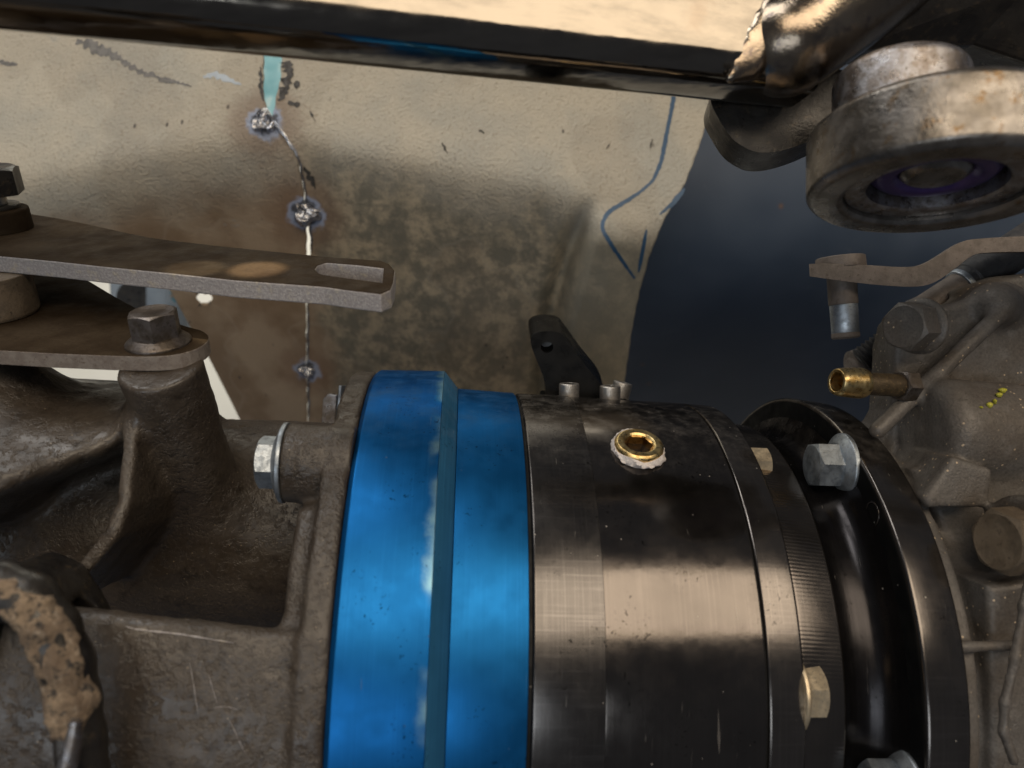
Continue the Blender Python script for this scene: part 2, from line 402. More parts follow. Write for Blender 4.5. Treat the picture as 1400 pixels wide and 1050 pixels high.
def m_brass(name, c=(.75, .50, .17)):
    n = NT(name); col = n.mix(n.ramp(n.noise(2.5, 4), .45, .68), rgb(*c), rgb(c[0] * .6, c[1] * .5, c[2] * .35))
    return n.out(col, n.ramp(n.noise(1.5, 3), .3, .7, .24, .42), 1.0, n.bump(n.noise(.4, 3), .12, .2))
M['brass'] = m_brass('yellow_brass', (.66, .50, .24)); M['brass_stem'] = m_rusty('oily_brass_stem', rgb(.07, .05, .03), rgb(.11, .08, .045), rgb(.25, .17, .08), .45, .6, 4); M['brass_dark'] = m_brass('dark_brass', (.34, .19, .06))
def m_tape():
    n = NT('white_thread_tape'); f = n.noise(.7, 4, .7, n.map((1, 1, 4)))
    return n.out(n.mix(n.ramp(f, .35, .65), rgb(.62, .54, .50), rgb(.78, .74, .72)), .45, 0.0, n.bump(f, .7, .5))
M['tape'] = m_tape()

def m_tube():
    n = NT('scuffed_bare_tube_steel')
    st = n.noise(5, 5, .65, n.map((.10, 1, 1))); fine = n.noise(.8, 3, .6, n.map((.15, 1, 1)))
    col = n.mix(n.ramp(st, .4, .7), rgb(.24, .213, .178), rgb(.185, .165, .14)); col = n.mix(n.ramp(n.noise(14, 4), .6, .75, 0, .35), col, rgb(.22, .17, .13))
    nb = n.bump(st, .10, .3); nb = n.bump(n.noise(11, 2), .2, 1.0, nb)
    return n.out(col, n.ramp(n.noise(7, 4), .3, .7, .07, .18), 1.0, nb)
M['tube'] = m_tube()
M['weld_steel'] = m_rusty('heat_browned_weld', rgb(.34, .285, .22), rgb(.26, .21, .16), rgb(.17, .14, .125), .22, 1.0, 16)
def m_forged():
    n = NT('oily_forged_steel'); a = n.noise(9, 3, .65); f = n.noise(1.2, 3, .65)
    col = n.mix(n.ramp(a, .35, .65), rgb(.13, .115, .098), rgb(.25, .23, .21)); col = n.mix(n.ramp(n.noise(4, 4, .7), .56, .7), col, rgb(.13, .085, .045))
    return n.out(col, n.ramp(n.noise(6, 4), .3, .7, .22, .42), .85, n.bump(f, .3, .5))
M['forged'] = m_forged()
def m_purple():
    n = NT('purple_bushing'); return n.out(n.mix(n.noise(3, 3), rgb(.022, .012, .06), rgb(.075, .042, .15)), .3, .3, n.bump(n.noise(2, 3), .3, .4))
M['purple'] = m_purple()
M['marker'] = NT('blue_marker').out(rgb(.02, .062, .125), .5, 0.0)
M['temper'] = m_rusty('heat_tinted_steel', rgb(.24, .28, .36), rgb(.12, .12, .14), rgb(.3, .2, .12), .4, .6, 3)
M['bare_patch'] = m_rusty('flaked_bare_patch', rgb(.10, .095, .09), rgb(.16, .15, .14), rgb(.05, .045, .04), .6, .2, 3)
M['char'] = m_rusty('burnt_black_scale', rgb(.02, .018, .016), rgb(.05, .045, .04), rgb(.012, .012, .012), .7, .1, 2)
M['weld'] = m_rusty('bright_weld_bead', rgb(.72, .73, .76), rgb(.30, .31, .35), rgb(.62, .48, .26), .22, 1.0, 2.4)
M['grey_metal'] = m_rusty('grey_back_metal', rgb(.30, .34, .38), rgb(.36, .40, .43), rgb(.26, .28, .31), .45, .1, 30)
M['outside_backdrop'] = m_rusty('pale_backdrop', rgb(.78, .77, .70), rgb(.84, .83, .78), rgb(.74, .74, .69), .8, 0, 220)
def m_navy():
    n = NT('navy_painted_panel'); a = n.noise(120, 3, .55)
    col = n.mix(n.ramp(a, .3, .7), rgb(.030, .046, .076), rgb(.062, .083, .120))
    col = n.mix(n.math('MULTIPLY', n.ramp(n.voro(38), .07, .03), .7), col, rgb(.14, .08, .05))
    col = n.mix(n.ramp(n.noise(18, 5, .7), .62, .78, 0, .18), col, rgb(.16, .18, .21))
    return n.out(col, .55, 0.0, n.bump(n.noise(60, 2), .08, 2), Specular_IOR_Level=.3)
M['navy'] = m_navy()

# ------------------------------------------------------------------ the sheet behind: shape
def interp(x, pts):
    xs = [p[0] for p in pts]; ys = [p[1] for p in pts]
    return float(np.interp(x, xs, ys))
CREASE = [(-80, 265), (0, 250), (150, 220), (300, 195), (430, 195), (560, 214), (700, 242), (830, 278), (1000, 300)]
RIGHT = [(-20, 1010), (100, 982), (150, 971), (200, 956), (250, 937), (300, 908), (350, 888), (400, 874), (450, 864), (520, 854), (640, 846)]
GROOVE = [(230, 815), (280, 800), (340, 778), (400, 760), (460, 745), (640, 735)]
SEAM_L = [(-20, 358), (85, 360), (120, 359), (150, 364), (163, 371), (180, 384), (200, 398), (225, 408), (260, 414), (300, 419), (330, 418.5), (420, 418), (500, 418), (570, 420), (640, 421)]
SEAM_R = [(-20, 387), (85, 385), (110, 383), (135, 377), (155, 373.5), (163, 373), (180, 385.3), (200, 399.3), (225, 409.4), (260, 415.6), (285, 418.6), (300, 421), (325, 424), (345, 424.5), (420, 419.8), (500, 419.2), (570, 421.3), (640, 422.3)]
def sstep(a, b, x):
    t = min(1, max(0, (x - a) / (b - a))); return t * t * (3 - 2 * t)
def sheet_Y(px, py):
    d = py - interp(px, CREASE)
    soft = 14 * math.log1p(math.exp(min(40, d / 14)))            # rounded fold along the crease
    Y = 352 + 0.10 * (soft - d) + 0.23 * soft + 0.00055 * max(0, d - 40) ** 1.5 * 1.2
    g = interp(py, GROOVE); low = sstep(-10, 60, d)
    e = px - g
    Y += low * (8.0 * math.exp(-(e / 14) ** 2) - 13.0 * sstep(2, 40, e) + 9.0 * sstep(60, 150, e))
    Y += 1.2 * math.sin(px * .013 + 1) * math.sin(py * .011) + 7.0 * ((px - 500) / 500) ** 2
    # the right panel sits a little behind the left one at the seam
    return Y
def sheet_pt(px, py, lift=0.0):
    return P(px, py, sheet_Y(px, py) - lift)

def m_sheet():
    n = NT('dirty_primed_sheet_steel'); x, y, z = n.sep()
    zz = n.math('ADD', z, n.math('MULTIPLY', n.math('ABSOLUTE', n.math('ADD', x, .092)), .2))
    zz = n.math('ADD', zz, n.math('MULTIPLY', n.math('SUBTRACT', n.noise(60, 3, .6), .5), .05))
    low = n.ramp(zz, .113, .090)
    a = n.noise(40, 3, .6); grit = n.noise(1.5, 4, .7); fine = n.noise(.7, 3, .6)
    up = n.mix(n.ramp(a, .35, .65), rgb(.49, .445, .36), rgb(.405, .385, .33))
    up = n.mix(n.ramp(grit, .52, .72, 0, .55), up, rgb(.25, .20, .14))
    # lower: oily brown stain on the left, blotchy grey-green and tan dirt on the right
    brown = n.mix(n.ramp(n.noise(34, 3, .6), .38, .62), rgb(.205, .142, .088), rgb(.31, .238, .165))
    m1 = n.noise(10, 6, .74); mott = n.mix(n.ramp(m1, .41, .63), rgb(.15, .138, .106), rgb(.345, .29, .205))
    mott = n.mix(n.ramp(n.noise(26, 5, .7), .42, .72, 0, .7), mott, rgb(.12, .113, .09))
    right = n.ramp(n.math('ADD', x, n.math('MULTIPLY', n.math('SUBTRACT', n.noise(25, 3), .5), .03)), -.106, -.092)
    ribz = n.ramp(x, .022, .034)
    mott = n.mix(n.math('MULTIPLY', ribz, .6), mott, rgb(.26, .235, .18))
    col = n.mix(low, up, n.mix(right, brown, mott))
    sm_ = n.noise(70, 3, .5, n.map(loc=(.05, .3, .11))); tide = n.math('ABSOLUTE', n.math('SUBTRACT', sm_, .52))
    col = n.mix(n.ramp(sm_, .50, .53, 0, .16), col, rgb(.20, .15, .10)); col = n.mix(n.ramp(tide, .014, .002, 0, .09), col, rgb(.5, .46, .38))
    # specks and small black nicks
    nick = n.math('MULTIPLY', n.ramp(n.voro(9, n.map((1, 1, .55), rot=(0, .4, 0))), .10, .06), n.ramp(n.noise(35, 2), .5, .6))
    col = n.mix(n.math('MULTIPLY', nick, .85), col, rgb(.06, .05, .045))
    rub = n.ramp(n.noise(18, 5, .7, n.map(loc=(.3, .1, .2))), .66, .74, 0, .5); col = n.mix(rub, col, rgb(.22, .25, .27))
    # burnt steel and blue temper colours round every tack weld
    for (px, py, r0) in ((362, 168, 9), (419, 292, 10), (420, 505, 8)):
        p = sheet_pt(px, py) * S
        vm = n.N.new('ShaderNodeVectorMath'); vm.operation = 'DISTANCE'; n.link(n.tc.outputs['Object'], vm.inputs[0]); vm.inputs[1].default_value = p
        dd = n.math('ADD', vm.outputs['Value'], n.math('MULTIPLY', n.math('SUBTRACT', n.noise(5, 3), .5), .010))
        col = n.mix(n.ramp(dd, r0 * 2.6 * S, r0 * 1.1 * S, 0, .55), col, rgb(.17, .10, .06))
        col = n.mix(n.ramp(dd, r0 * 1.05 * S, r0 * .72 * S, 0, .85), col, rgb(.30, .36, .50))
        col = n.mix(n.ramp(dd, r0 * .75 * S, r0 * .5 * S, 0, .9), col, rgb(.035, .033, .035))
    upm = n.ramp(low, .3, 1.0, 1.0, .25)
    hgt = n.math('MULTIPLY', grit, upm)
    nb = n.bump(hgt, 1.0, 1.6); nb = n.bump(n.noise(20, 3), .3, 2.0, nb); nb = n.bump(fine, .2, .4, nb)
    return n.out(col, n.ramp(m1, .3, .7, .5, .72), 0.0, nb)
M['sheet'] = m_sheet()

# ------------------------------------------------------------------ setting: what lies behind the sheet
bd = obj('outside_backdrop', [(-700, 1050, -420), (500, 1050, -420), (500, 1050, 420), (-700, 1050, 420), (-700, 1062, -420), (500, 1062, -420), (500, 1062, 420), (-700, 1062, 420)],
         [(0, 1, 2, 3), (7, 6, 5, 4), (0, 4, 5, 1), (1, 5, 6, 2), (2, 6, 7, 3), (3, 7, 4, 0)], M['outside_backdrop'])
bd['kind'] = 'structure'  # added backdrop standing in for the bright outside behind the gaps

# ------------------------------------------------------------------ tunnel sheet
tun = thing('tunnel_sheet', 'beige dirty tunnel sheet metal split by a tack-welded vertical seam', 'sheet metal')
HOLE = (279, 408, 11.5, 8.0)
def sheet_grid(name, cols, rows, lf, rf, hole=None):
    V = []; Fc = []; ids = {}
    pts = np.zeros((len(rows), cols + 1, 2))
    for i, py in enumerate(rows):
        a, b = lf(py), rf(py)
        for j in range(cols + 1): pts[i, j] = (a + (b - a) * j / cols, py)
    kill = np.zeros(pts.shape[:2], bool)
    if hole:
        hx, hy, ra, rb = hole
        for i in range(len(rows)):
            for j in range(cols + 1):
                dx, dy = (pts[i, j, 0] - hx) / ra, (pts[i, j, 1] - hy) / rb; q = math.hypot(dx, dy)
                if q < .72: kill[i, j] = True
                elif q < 1.32: pts[i, j] = (hx + dx / q * ra, hy + dy / q * rb)
    for i in range(len(rows)):
        for j in range(cols + 1):
            if not kill[i, j]: ids[i, j] = len(V); V.append(sheet_pt(*pts[i, j]))
    for i in range(len(rows) - 1):
        for j in range(cols):
            q = [(i, j), (i, j + 1), (i + 1, j + 1), (i + 1, j)]
            if all(k in ids for k in q):
                if hole:
                    c = sum(np.array(pts[k]) for k in q) / 4
                    if math.hypot((c[0] - hole[0]) / hole[2], (c[1] - hole[1]) / hole[3]) < .9: continue
                Fc.append(tuple(ids[k] for k in q))
    o = obj(name, V, Fc, M['sheet'], tun, sharp=0)
    s = o.modifiers.new('thickness', 'SOLIDIFY'); s.thickness = 1.6 * S; s.offset = -1 if o.data.polygons[len(o.data.polygons) // 2].normal.y < 0 else 1
    return o
rng = np.random.RandomState(2)
wob = {}
def jit(py, k, a): 
    return a * (math.sin(py * .31 + k) * .5 + math.sin(py * .17 + 2 * k) * .35)
rows = list(np.arange(-16, 624, 3.0))
LEFT_CUT = [(-20, -90), (352, -90), (366, 205), (385, 226), (450, 262), (480, 281), (555, 319), (640, 360)]
sheet_grid('sheet_panel', 170, rows, lambda y: interp(y, LEFT_CUT), lambda y: interp(y, SEAM_L) + jit(y, 1, 1.0), HOLE)
sheet_grid('sheet_panel', 190, rows, lambda y: interp(y, SEAM_R) + jit(y, 1, 1.0), lambda y: interp(y, RIGHT) + jit(y, 7, .6))
def ribbon(name, path, wid, mat, lift=0.35, rag=0.0, th=.35):
    """flat mark lying on the sheet; path and width in photo pixels"""
    dense = []
    for a, b in zip(path[:-1], path[1:]):
        k = max(2, int(math.hypot(b[0] - a[0], b[1] - a[1]) / 3))
        for t in range(k): dense.append((a[0] + (b[0] - a[0]) * t / k, a[1] + (b[1] - a[1]) * t / k))
    dense.append(path[-1])
    for _ in range(3):
        dense = [dense[0]] + [tuple((np.array(dense[i - 1]) + 2 * np.array(dense[i]) + np.array(dense[i + 1])) / 4) for i in range(1, len(dense) - 1)] + [dense[-1]]
    V = []; Fc = []; n = len(dense)
    for i, p in enumerate(dense):
        a = np.array(dense[max(0, i - 1)]); b = np.array(dense[min(n - 1, i + 1)]); t = b - a; t = t / (np.hypot(*t) + 1e-9); nn = np.array([-t[1], t[0]])
        w = wid * (0.35 + .65 * min(1, 4 * min(i, n - 1 - i) / n + .15)) if not isinstance(wid, list) else float(np.interp(i / (n - 1), np.linspace(0, 1, len(wid)), wid))
        w1 = w * (.5 + rag * (random.random() - .5)); w2 = w * (.5 + rag * (random.random() - .5))
        for s, l in ((-w1, lift), (w2, lift), (w2, -.2), (-w1, -.2)): V.append(sheet_pt(p[0] + nn[0] * s, p[1] + nn[1] * s, l))
    for i in range(n - 1):
        for k in range(4): Fc.append((i * 4 + k, i * 4 + (k + 1) % 4, i * 4 + 4 + (k + 1) % 4, i * 4 + 4 + k))
    Fc += [(0, 1, 2, 3), (n * 4 - 1, n * 4 - 2, n * 4 - 3, n * 4 - 4)]
    return obj(name, V, Fc, mat, tun, sharp=30)
ribbon('marker_line', [(925, 110), (918, 150), (910, 190), (904, 222), (893, 247), (872, 265), (848, 280), (831, 290), (824, 303), (823, 313), (834, 332), (850, 356), (868, 381)], [5, 6, 5, 6.5, 5.5, 4, 5, 6.5, 5, 5.5, 4.5, 3], M['marker'], .12, .18)
ribbon('marker_line', [(884, 314), (879, 342), (873, 372)], 5.0, M['marker'], .12)
ribbon('marker_line', [(936, 258), (922, 276), (902, 293)], [3, 7, 6, 2], M['marker'], .12, .3)
ribbon('flaked_patch', [(105, 55), (145, 70), (165, 82), (190, 97), (222, 108), (262, 118)], [8, 13, 9, 6, 7, 5, 2], M['bare_patch'], .15, .8)
ribbon('flaked_patch', [(-4, 83), (10, 87), (24, 88)], [5, 6, 2], M['bare_patch'], .15, .6)
ribbon('flaked_patch', [(278, 105), (296, 102), (312, 109), (330, 116)], [3, 8, 5, 3], M['grey_metal'], .12, .8)
for path, w in (([(390, 84), (394, 102), (390, 122), (382, 138)], [10, 12, 10, 5]), ([(402, 113), (408, 119)], [5, 9, 5]), ([(394, 139), (402, 142), (410, 141)], [5, 10, 4]), ([(357, 92), (356, 112), (361, 138)], [3, 5, 3]),
                ([(416, 228), (424, 244), (432, 258)], [3, 6, 2]), ([(424, 152), (431, 166)], [1.5, 3, 1]), ([(604, 195), (612, 210)], [1.5, 3, 1]), ([(655, 178), (662, 182)], [2, 4, 2]), ([(834, 196), (829, 204)], [1, 2.5, 1]), ([(892, 190), (889, 202)], [1, 3, 1.2])):
    ribbon('burnt_scale', path, w, M['char'], .3, .9)
for rng_ in ((186, 276), (300, 345), (414, 498), (512, 575)):
    ribbon('bare_edge', [(interp(y, SEAM_R) + jit(y, 1, 1.0) + 1.5, y) for y in range(rng_[0], rng_[1], 4)], 3.0, M['worn_steel'], .3, .12)
# tack welds
def tack(px, py, r, seed, label=None):
    rnd = random.Random(seed); c = sheet_pt(px, py); t = empty('tack_weld', Matrix.Translation(c), tun)
    V = []; Fc = []; nr, na = 8, 28
    for i in range(nr + 1):
        for k in range(na):
            a = 2 * math.pi * k / na; q = i / nr
            rr = r * q * (1 + .16 * math.sin(3 * a + seed) + .1 * math.sin(5 * a + 2 * seed))
            h = r * (.42 * math.exp(-((q - .72) / .2) ** 2) + .12 * (1 - q)) * (1 + .35 * math.sin(4 * a + seed + q * 3)) - q ** 6 * .25 * r
            V.append(c + Vector((rr * math.cos(a), -h - .1, rr * math.sin(a) * .95)))
    for i in range(nr):
        for k in range(na): Fc.append((i * na + k, i * na + (k + 1) % na, i * na + na + (k + 1) % na, i * na + na + k))
    obj('weld_crater', V, Fc, M['weld'], t, sharp=60)
    for k in range(5):
        a = rnd.random() * 6.28; p0 = c + Vector((math.cos(a) * r * .2, -.45 * r, math.sin(a) * r * .2)); a2 = a + rnd.uniform(-.8, .8)
        p1 = c + Vector((math.cos(a2) * r * rnd.uniform(.5, 1.1), -.2 * r, math.sin(a2) * r * rnd.uniform(.5, 1.1)))
        v, f = tube([p0, p0.lerp(p1, .5) + Vector((0, -.12 * r, 0)), p1], [r * .16, r * .14, r * .05], 8, .4); obj('spatter', v, f, M['weld'], t)
    return t
tack(361, 167, 6.2, 3); tack(419, 291, 6.6, 8); tack(420, 505, 4.4, 5)
v, f = tube([sheet_pt(370, 160, .6), sheet_pt(378, 172, 1.0), sheet_pt(390, 186, .8), sheet_pt(400, 205, .4)], [.5, 1.1, .8, .3], 8, .5); obj('weld_run', v, f, M['weld'], tun)

# ------------------------------------------------------------------ navy panel and blurred bits behind
nav = thing('navy_body_panel', 'dark navy painted body panel with rust spots behind the sheet edge', 'body panel', P(1040, 380, 470))
V = []; Fc = []; nx, ny = 44, 34
for i in range(ny + 1):
    for j in range(nx + 1):
        px = 760 + j * 22; py = 20 + i * 20
        Y = 455 + 26 * ((px - 930) / 300) ** 2 + .0009 * (py - 230) ** 2 + .0022 * max(0, py - 330) ** 2
        V.append(P(px, py, Y))
for i in range(ny):
    for j in range(nx): a = i * (nx + 1) + j; Fc.append((a, a + 1, a + nx + 2, a + nx + 1))
o = obj('panel_skin', V, Fc, M['navy'], nav, sharp=0); sm = o.modifiers.new('thickness', 'SOLIDIFY'); sm.thickness = 1.2 * S; sm.offset = -1 if o.data.polygons[0].normal.y < 0 else 1

gb = thing('grey_bracket', 'blurred grey metal bracket seen through the gap between lever and plate', 'bracket', P(200, 415, 520))
v, f = prism([P(146, 340, 520), P(244, 340, 520), P(240, 425, 520), P(222, 470, 520), P(180, 470, 520), P(150, 425, 520)], Vector((0, 14, 0))); bevel(obj('bracket_plate', v, f, M['grey_metal'], gb, smooth=False), 2)
v, f = lathe([(0, 0), (0, 11), (3, 12), (3, 0)], 32); obj('bracket_bolt', v, f, M['dark_iron'], gb, local=frame(P(186, 408, 517), (0, -1, 0)))
v, f = lathe(round_prof([(0, 0), (0, 14), (90, 14), (90, 0)], 3), 32); obj('bracket_post', v, f, M['grey_metal'], gb, local=frame(P(232, 500, 505), (0, 0, 1), Vector((0, 1, 0))))
ck = thing('teal_clip', 'small blurred teal clip behind the gap beside the round hole', 'clip', P(241, 402, 500))
v, f = prism(smooth_loop([P(231, 392, 470), P(248, 388, 470), P(252, 402, 470), P(244, 414, 470), P(234, 412, 470)], 2), Vector((0, 8, 0)))
obj('clip_body', v, f, m_rusty('teal_plastic', rgb(.05, .16, .2), rgb(.08, .22, .27), rgb(.3, .18, .1), .4, 0, 12), ck)

bpl = thing('slot_light_plate', 'pale blue plate added to tint the light in the open slot above the top tack weld', 'panel', P(372, 130, 600))  # added plate, its blue stands in for the blue-white light behind the slot
v, f = prism([P(352, 40, 600), P(398, 40, 600), P(380, 190, 600), P(364, 190, 600)], Vector((6, 6, 0))); bevel(obj('backing_plate', v, f, m_rusty('slot_light_blue', rgb(.10, .30, .36), rgb(.22, .44, .50), rgb(.5, .62, .62), .4, 0, 30), bpl, smooth=False), 1)
tb = thing('small_tab', 'small bent grey metal tab standing behind the gearbox flange', 'tab', P(452, 575, 300))
v, f = prism([P(439, 585, 305), P(441, 546, 305), P(449, 538, 305), P(460, 540, 305), P(458, 585, 305)], Vector((1.5, 3, 0))); bevel(obj('tab_plate', v, f, M['worn_steel'], tb, smooth=False), .4)
v, f = prism([P(459, 578, 302), P(463, 527, 302), P(467, 527, 302), P(464, 578, 302)], Vector((0.5, 9, 0))); bevel(obj('tab_lip', v, f, M['zinc'], tb, smooth=False), .3)

# ------------------------------------------------------------------ drive-line axis (common to the turned parts)
yaw, pit = 0.076, -0.041
AX = Vector((math.cos(yaw) * math.cos(pit), math.sin(yaw) * math.cos(pit), math.sin(pit)))
AU = Vector((-math.sin(yaw), math.cos(yaw), 0)); AW = AX.cross(AU)
A = Matrix((AX, AU, AW)).transposed().to_4x4(); A.translation = Vector((0, 281.68, -93.57))
def apt(x, ang, r):           # ang in degrees, 90 = top, 180 = towards the camera
    a = math.radians(ang); return A @ Vector((x, r * math.cos(a), r * math.sin(a)))
def arad(ang):
    a = math.radians(ang); return (AU * math.cos(a) + AW * math.sin(a)).normalized()
def turned(name, prof, mat, parent, n=220, rad=.5, label=None, sharp=28):
    v, f = lathe(round_prof(prof, rad, 3), n); return obj(name, v, f, mat, parent, sharp=sharp, local=A, label=label)
def flange_bolt(parent, o, axis, af, h, fr, ft, mat, label=None, rot=0.0, dome=.0, dish=.3, washer=False, name='flange_bolt'):
    m = frame(o, axis) @ Matrix.Rotation(rot, 4, 'X'); b = empty(name, m, parent)
    if label: b['label'] = label
    if fr:
        v, f = lathe(round_prof([(-.5, 0), (-.5, fr), (ft * .45, fr), (ft * (1.0 if washer else 1.6), af * .56), (ft * 1.6, 0)], .35, 3), 64); obj('washer' if washer else 'bolt_flange', v, f, mat, b, local=m)
    v, f = hex_head(af, h, dome=dome, dish=dish); v = [(x + ft * .9, y, z) for x, y, z in v]; obj('hex_head', v, f, mat, b, local=m, sharp=20)
    return b

# blue adapter
blu = thing('blue_adapter_ring', 'bright blue anodised adapter ring with stepped shoulder around the drive line', 'adapter ring', A)
turned('ring_shoulder', [(-52.3, 70), (-52.3, 95.6), (-51.0, 96.6), (-28.4, 97.2), (-28.3, 70)], M['blue_worn'], blu, rad=.25)
turned('chamfer', [(-28.35, 70), (-28.35, 97.0), (-23.6, 91.2), (-23.4, 70)], M['blue_cone'], blu, rad=.3)
turned('ring_collar', [(-23.5, 70), (-23.5, 91.0), (-3.3, 90.2), (-3.3, 70)], M['blue'], blu, rad=.3)

# black gear housing
blk = thing('black_gear_housing', 'round black anodised gear housing with brass plug, right of the blue ring', 'gear housing', A)
turned('ring_joint', [(-3.35, 60), (-3.35, 89.0), (-2.2, 89.0), (-2.2, 60)], M['joint_black'], blk, rad=0)
turned('brushed_band', [(-2.3, 60), (-2.3, 89.6), (-1.8, 90.1), (16.6, 90.0), (16.6, 60)], M['black_brushed'], blk, rad=.3)
turned('barrel', [(16.5, 60), (16.5, 89.75), (58.8, 88.9), (58.8, 60)], M['black'], blk, rad=.25, n=320)
turned('plate_joint', [(58.7, 60), (58.7, 87.9), (59.6, 87.9), (59.6, 60)], M['joint_black'], blk, rad=0)
turned('end_plate', [(59.5, 60), (59.5, 88.5), (60.0, 88.9), (69.0, 88.4), (69.5, 87.9), (69.5, 60)], M['black_rim'], blk, rad=.3, n=320)
# brass plug, on the barrel where the photograph shows it
def on_axis_cyl(px, py, R):
    inv = A.inverted(); o = inv @ Vector((0, 0, 0)); d = (inv.to_3x3() @ ray(px, py))
    a = d.y ** 2 + d.z ** 2; b = o.y * d.y + o.z * d.z; c = o.y ** 2 + o.z ** 2 - R * R
    t = (-b - math.sqrt(b * b - a * c)) / a; q = o + d * t; return q, A @ q, (A.to_3x3() @ Vector((0, q.y, q.z))).normalized()
q, pp, nn = on_axis_cyl(872, 616, 89.6)
pf = frame(pp, nn, AX); plug = empty('pipe_plug', pf, blk); plug['label'] = 'brass pipe plug with hexagon socket wrapped in white tape'
rp = 7.5
v, f = lathe(round_prof([(-4, 0), (-4, rp), (2.5, rp), (3.3, rp - .8), (3.3, rp - 2.6), (2.7, rp - 3.2)], .25, 3), 72, cap_end=False); obj('plug_rim', v, f, M['brass'], plug, local=pf)
n_ = 72; V = []; Fc = []
Rh = lambda t: 3.75 / math.cos(((t + math.pi / 6) % (math.pi / 3)) - math.pi / 6)
for fn, x in ((lambda t: rp - 3.0, 2.75), (Rh, 2.3), (Rh, -3.0), (lambda t: .01, -3.6)):
    for k in range(n_): t = 2 * math.pi * k / n_; V.append((x, fn(t) * math.cos(t), fn(t) * math.sin(t)))
for i in range(3):
    for k in range(n_): Fc.append((i * n_ + k, i * n_ + (k + 1) % n_, (i + 1) * n_ + (k + 1) % n_, (i + 1) * n_ + k))
obj('hex_socket', V, Fc, M['brass_dark'], plug, local=pf, sharp=25)  # socket walls in a darker brass than the rim
V = []; Fc = []; n_ = 90
for i, (x, dr) in enumerate(((-.6, .5), (.2, 1.25), (.9, 1.15), (1.5, .7), (1.9, .25), (1.6, -.3))):
    for k in range(n_):
        t = 2 * math.pi * k / n_
        lump = .75 + .45 * math.sin(t * 2 + 1.1) * .8 + .25 * math.sin(t * 7 + i) + .22 * math.sin(t * 17 + 2.2 * i) + random.uniform(-.12, .12)
        r = rp + dr * max(.1, lump); V.append((x + .35 * math.sin(t * 5 + i) + (.6 if math.sin(t) < 0 else 0) * .4, r * math.cos(t), r * math.sin(t)))
for i in range(5):
    for k in range(n_): Fc.append((i * n_ + k, i * n_ + (k + 1) % n_, (i + 1) * n_ + (k + 1) % n_, (i + 1) * n_ + k))
obj('thread_tape', V, Fc, M['tape'], plug, local=pf, sharp=40)
flange_bolt(blk, apt(69.4, 119.5, 81), AX, 10, 6.5, 0, .6, M['zinc_warm'], 'warm coloured bolt head behind the upper rim of the end plate', .2, name='bolt')
flange_bolt(blk, apt(69.4, 170.5, 80.0), AX, 13, 6.5, 10.5, 1.4, M['zinc_warm'], 'bright flanged bolt head behind the lower rim of the end plate', .1)

# black output adapter
ad = thing('black_output_adapter', 'black necked output adapter with wide bolted flange against the grey case', 'adapter', A)
turned('machined_cone', [(69.6, 60), (69.6, 82.6), (72, 83.0), (83.6, 81.6), (84.4, 80.6), (84.4, 60)], M['black_rippled'], ad, rad=.4)
turned('neck', [(84.3, 60), (84.3, 78.4), (87.0, 77.0), (91.5, 76.6), (95.0, 77.6), (97.6, 80.2), (99.3, 84.2), (99.9, 86.5), (99.9, 60)], M['black_neck'], ad, rad=2.0)
turned('flange', [(99.8, 60), (99.8, 91.9), (100.4, 92.5), (112.0, 91.2), (112.6, 90.6), (112.6, 60)], M['black_rim'], ad, rad=.4, n=320)
turned('face_recess', [(99.7, 82), (99.55, 82.6), (99.55, 90.6), (99.7, 91.2), (100.6, 91.2), (100.6, 82)], M['black_paint'], ad, rad=.1)
flange_bolt(ad, apt(99.6, 121.5, 84.0), -AX, 13.0, 8.6, 10.4, 1.8, M['zinc'], 'clean zinc flange bolt at the top of the flange', .64, dome=.4, dish=.0)
flange_bolt(ad, apt(99.6, 187.5, 84.0), -AX, 13.0, 8.6, 10.4, 1.8, M['zinc'], 'zinc flange bolt cut by the bottom edge of the picture', .3, dome=.4, dish=.0)
v, f = lathe(round_prof([(-.4, 3.9), (.12, 3.9), (.12, 3.3), (-.4, 3.2)], .1), 40); obj('tapped_hole', v, f, M['black_rim'], ad, local=frame(apt(99.5, 136.5, 86.0), -AX))

# black lever bracket on top of the barrel
br = thing('black_lever_bracket', 'small black angled bracket with a hole standing on the black housing', 'bracket', apt(22, 90, 90))
Yb = 292
def B_(px, py): return P(px, py, Yb)
outl = smooth_loop([B_(724, 468), B_(728, 456), B_(745, 452), B_(766, 454), B_(775, 464), B_(800, 500), B_(826, 530), B_(832, 556), B_(748, 556), B_(745, 520), B_(735, 496)], 2)
hole = [B_(748 + 8.5 * math.cos(a), 475 + 7.5 * math.sin(a)) for a in np.linspace(0, 2 * math.pi, 24, endpoint=False)]
v, f = prism(outl, Vector((-.6, 13, 7.5)), [hole]); o = obj('bracket_plate', v, f, M['black_gloss'], br, smooth=False); bevel(o, 1.3, 3)
v, f = lathe([(0, 0), (0, 2.1), (3, 2.1), (3, 0)], 24); obj('hole_highlight', v, f, M['dark_iron'], br, local=frame(B_(748, 476) + Vector((0, 7, 3)), (0, -1, -.2)))  # added stub standing in for the dim highlight inside the hole
v, f = prism([P(742, 549, 286), P(862, 551, 286), P(862, 560, 286), P(742, 560, 286)], Vector((0, 28, 4))); bevel(obj('bracket_foot', v, f, M['black_paint'], br, smooth=False), .6)
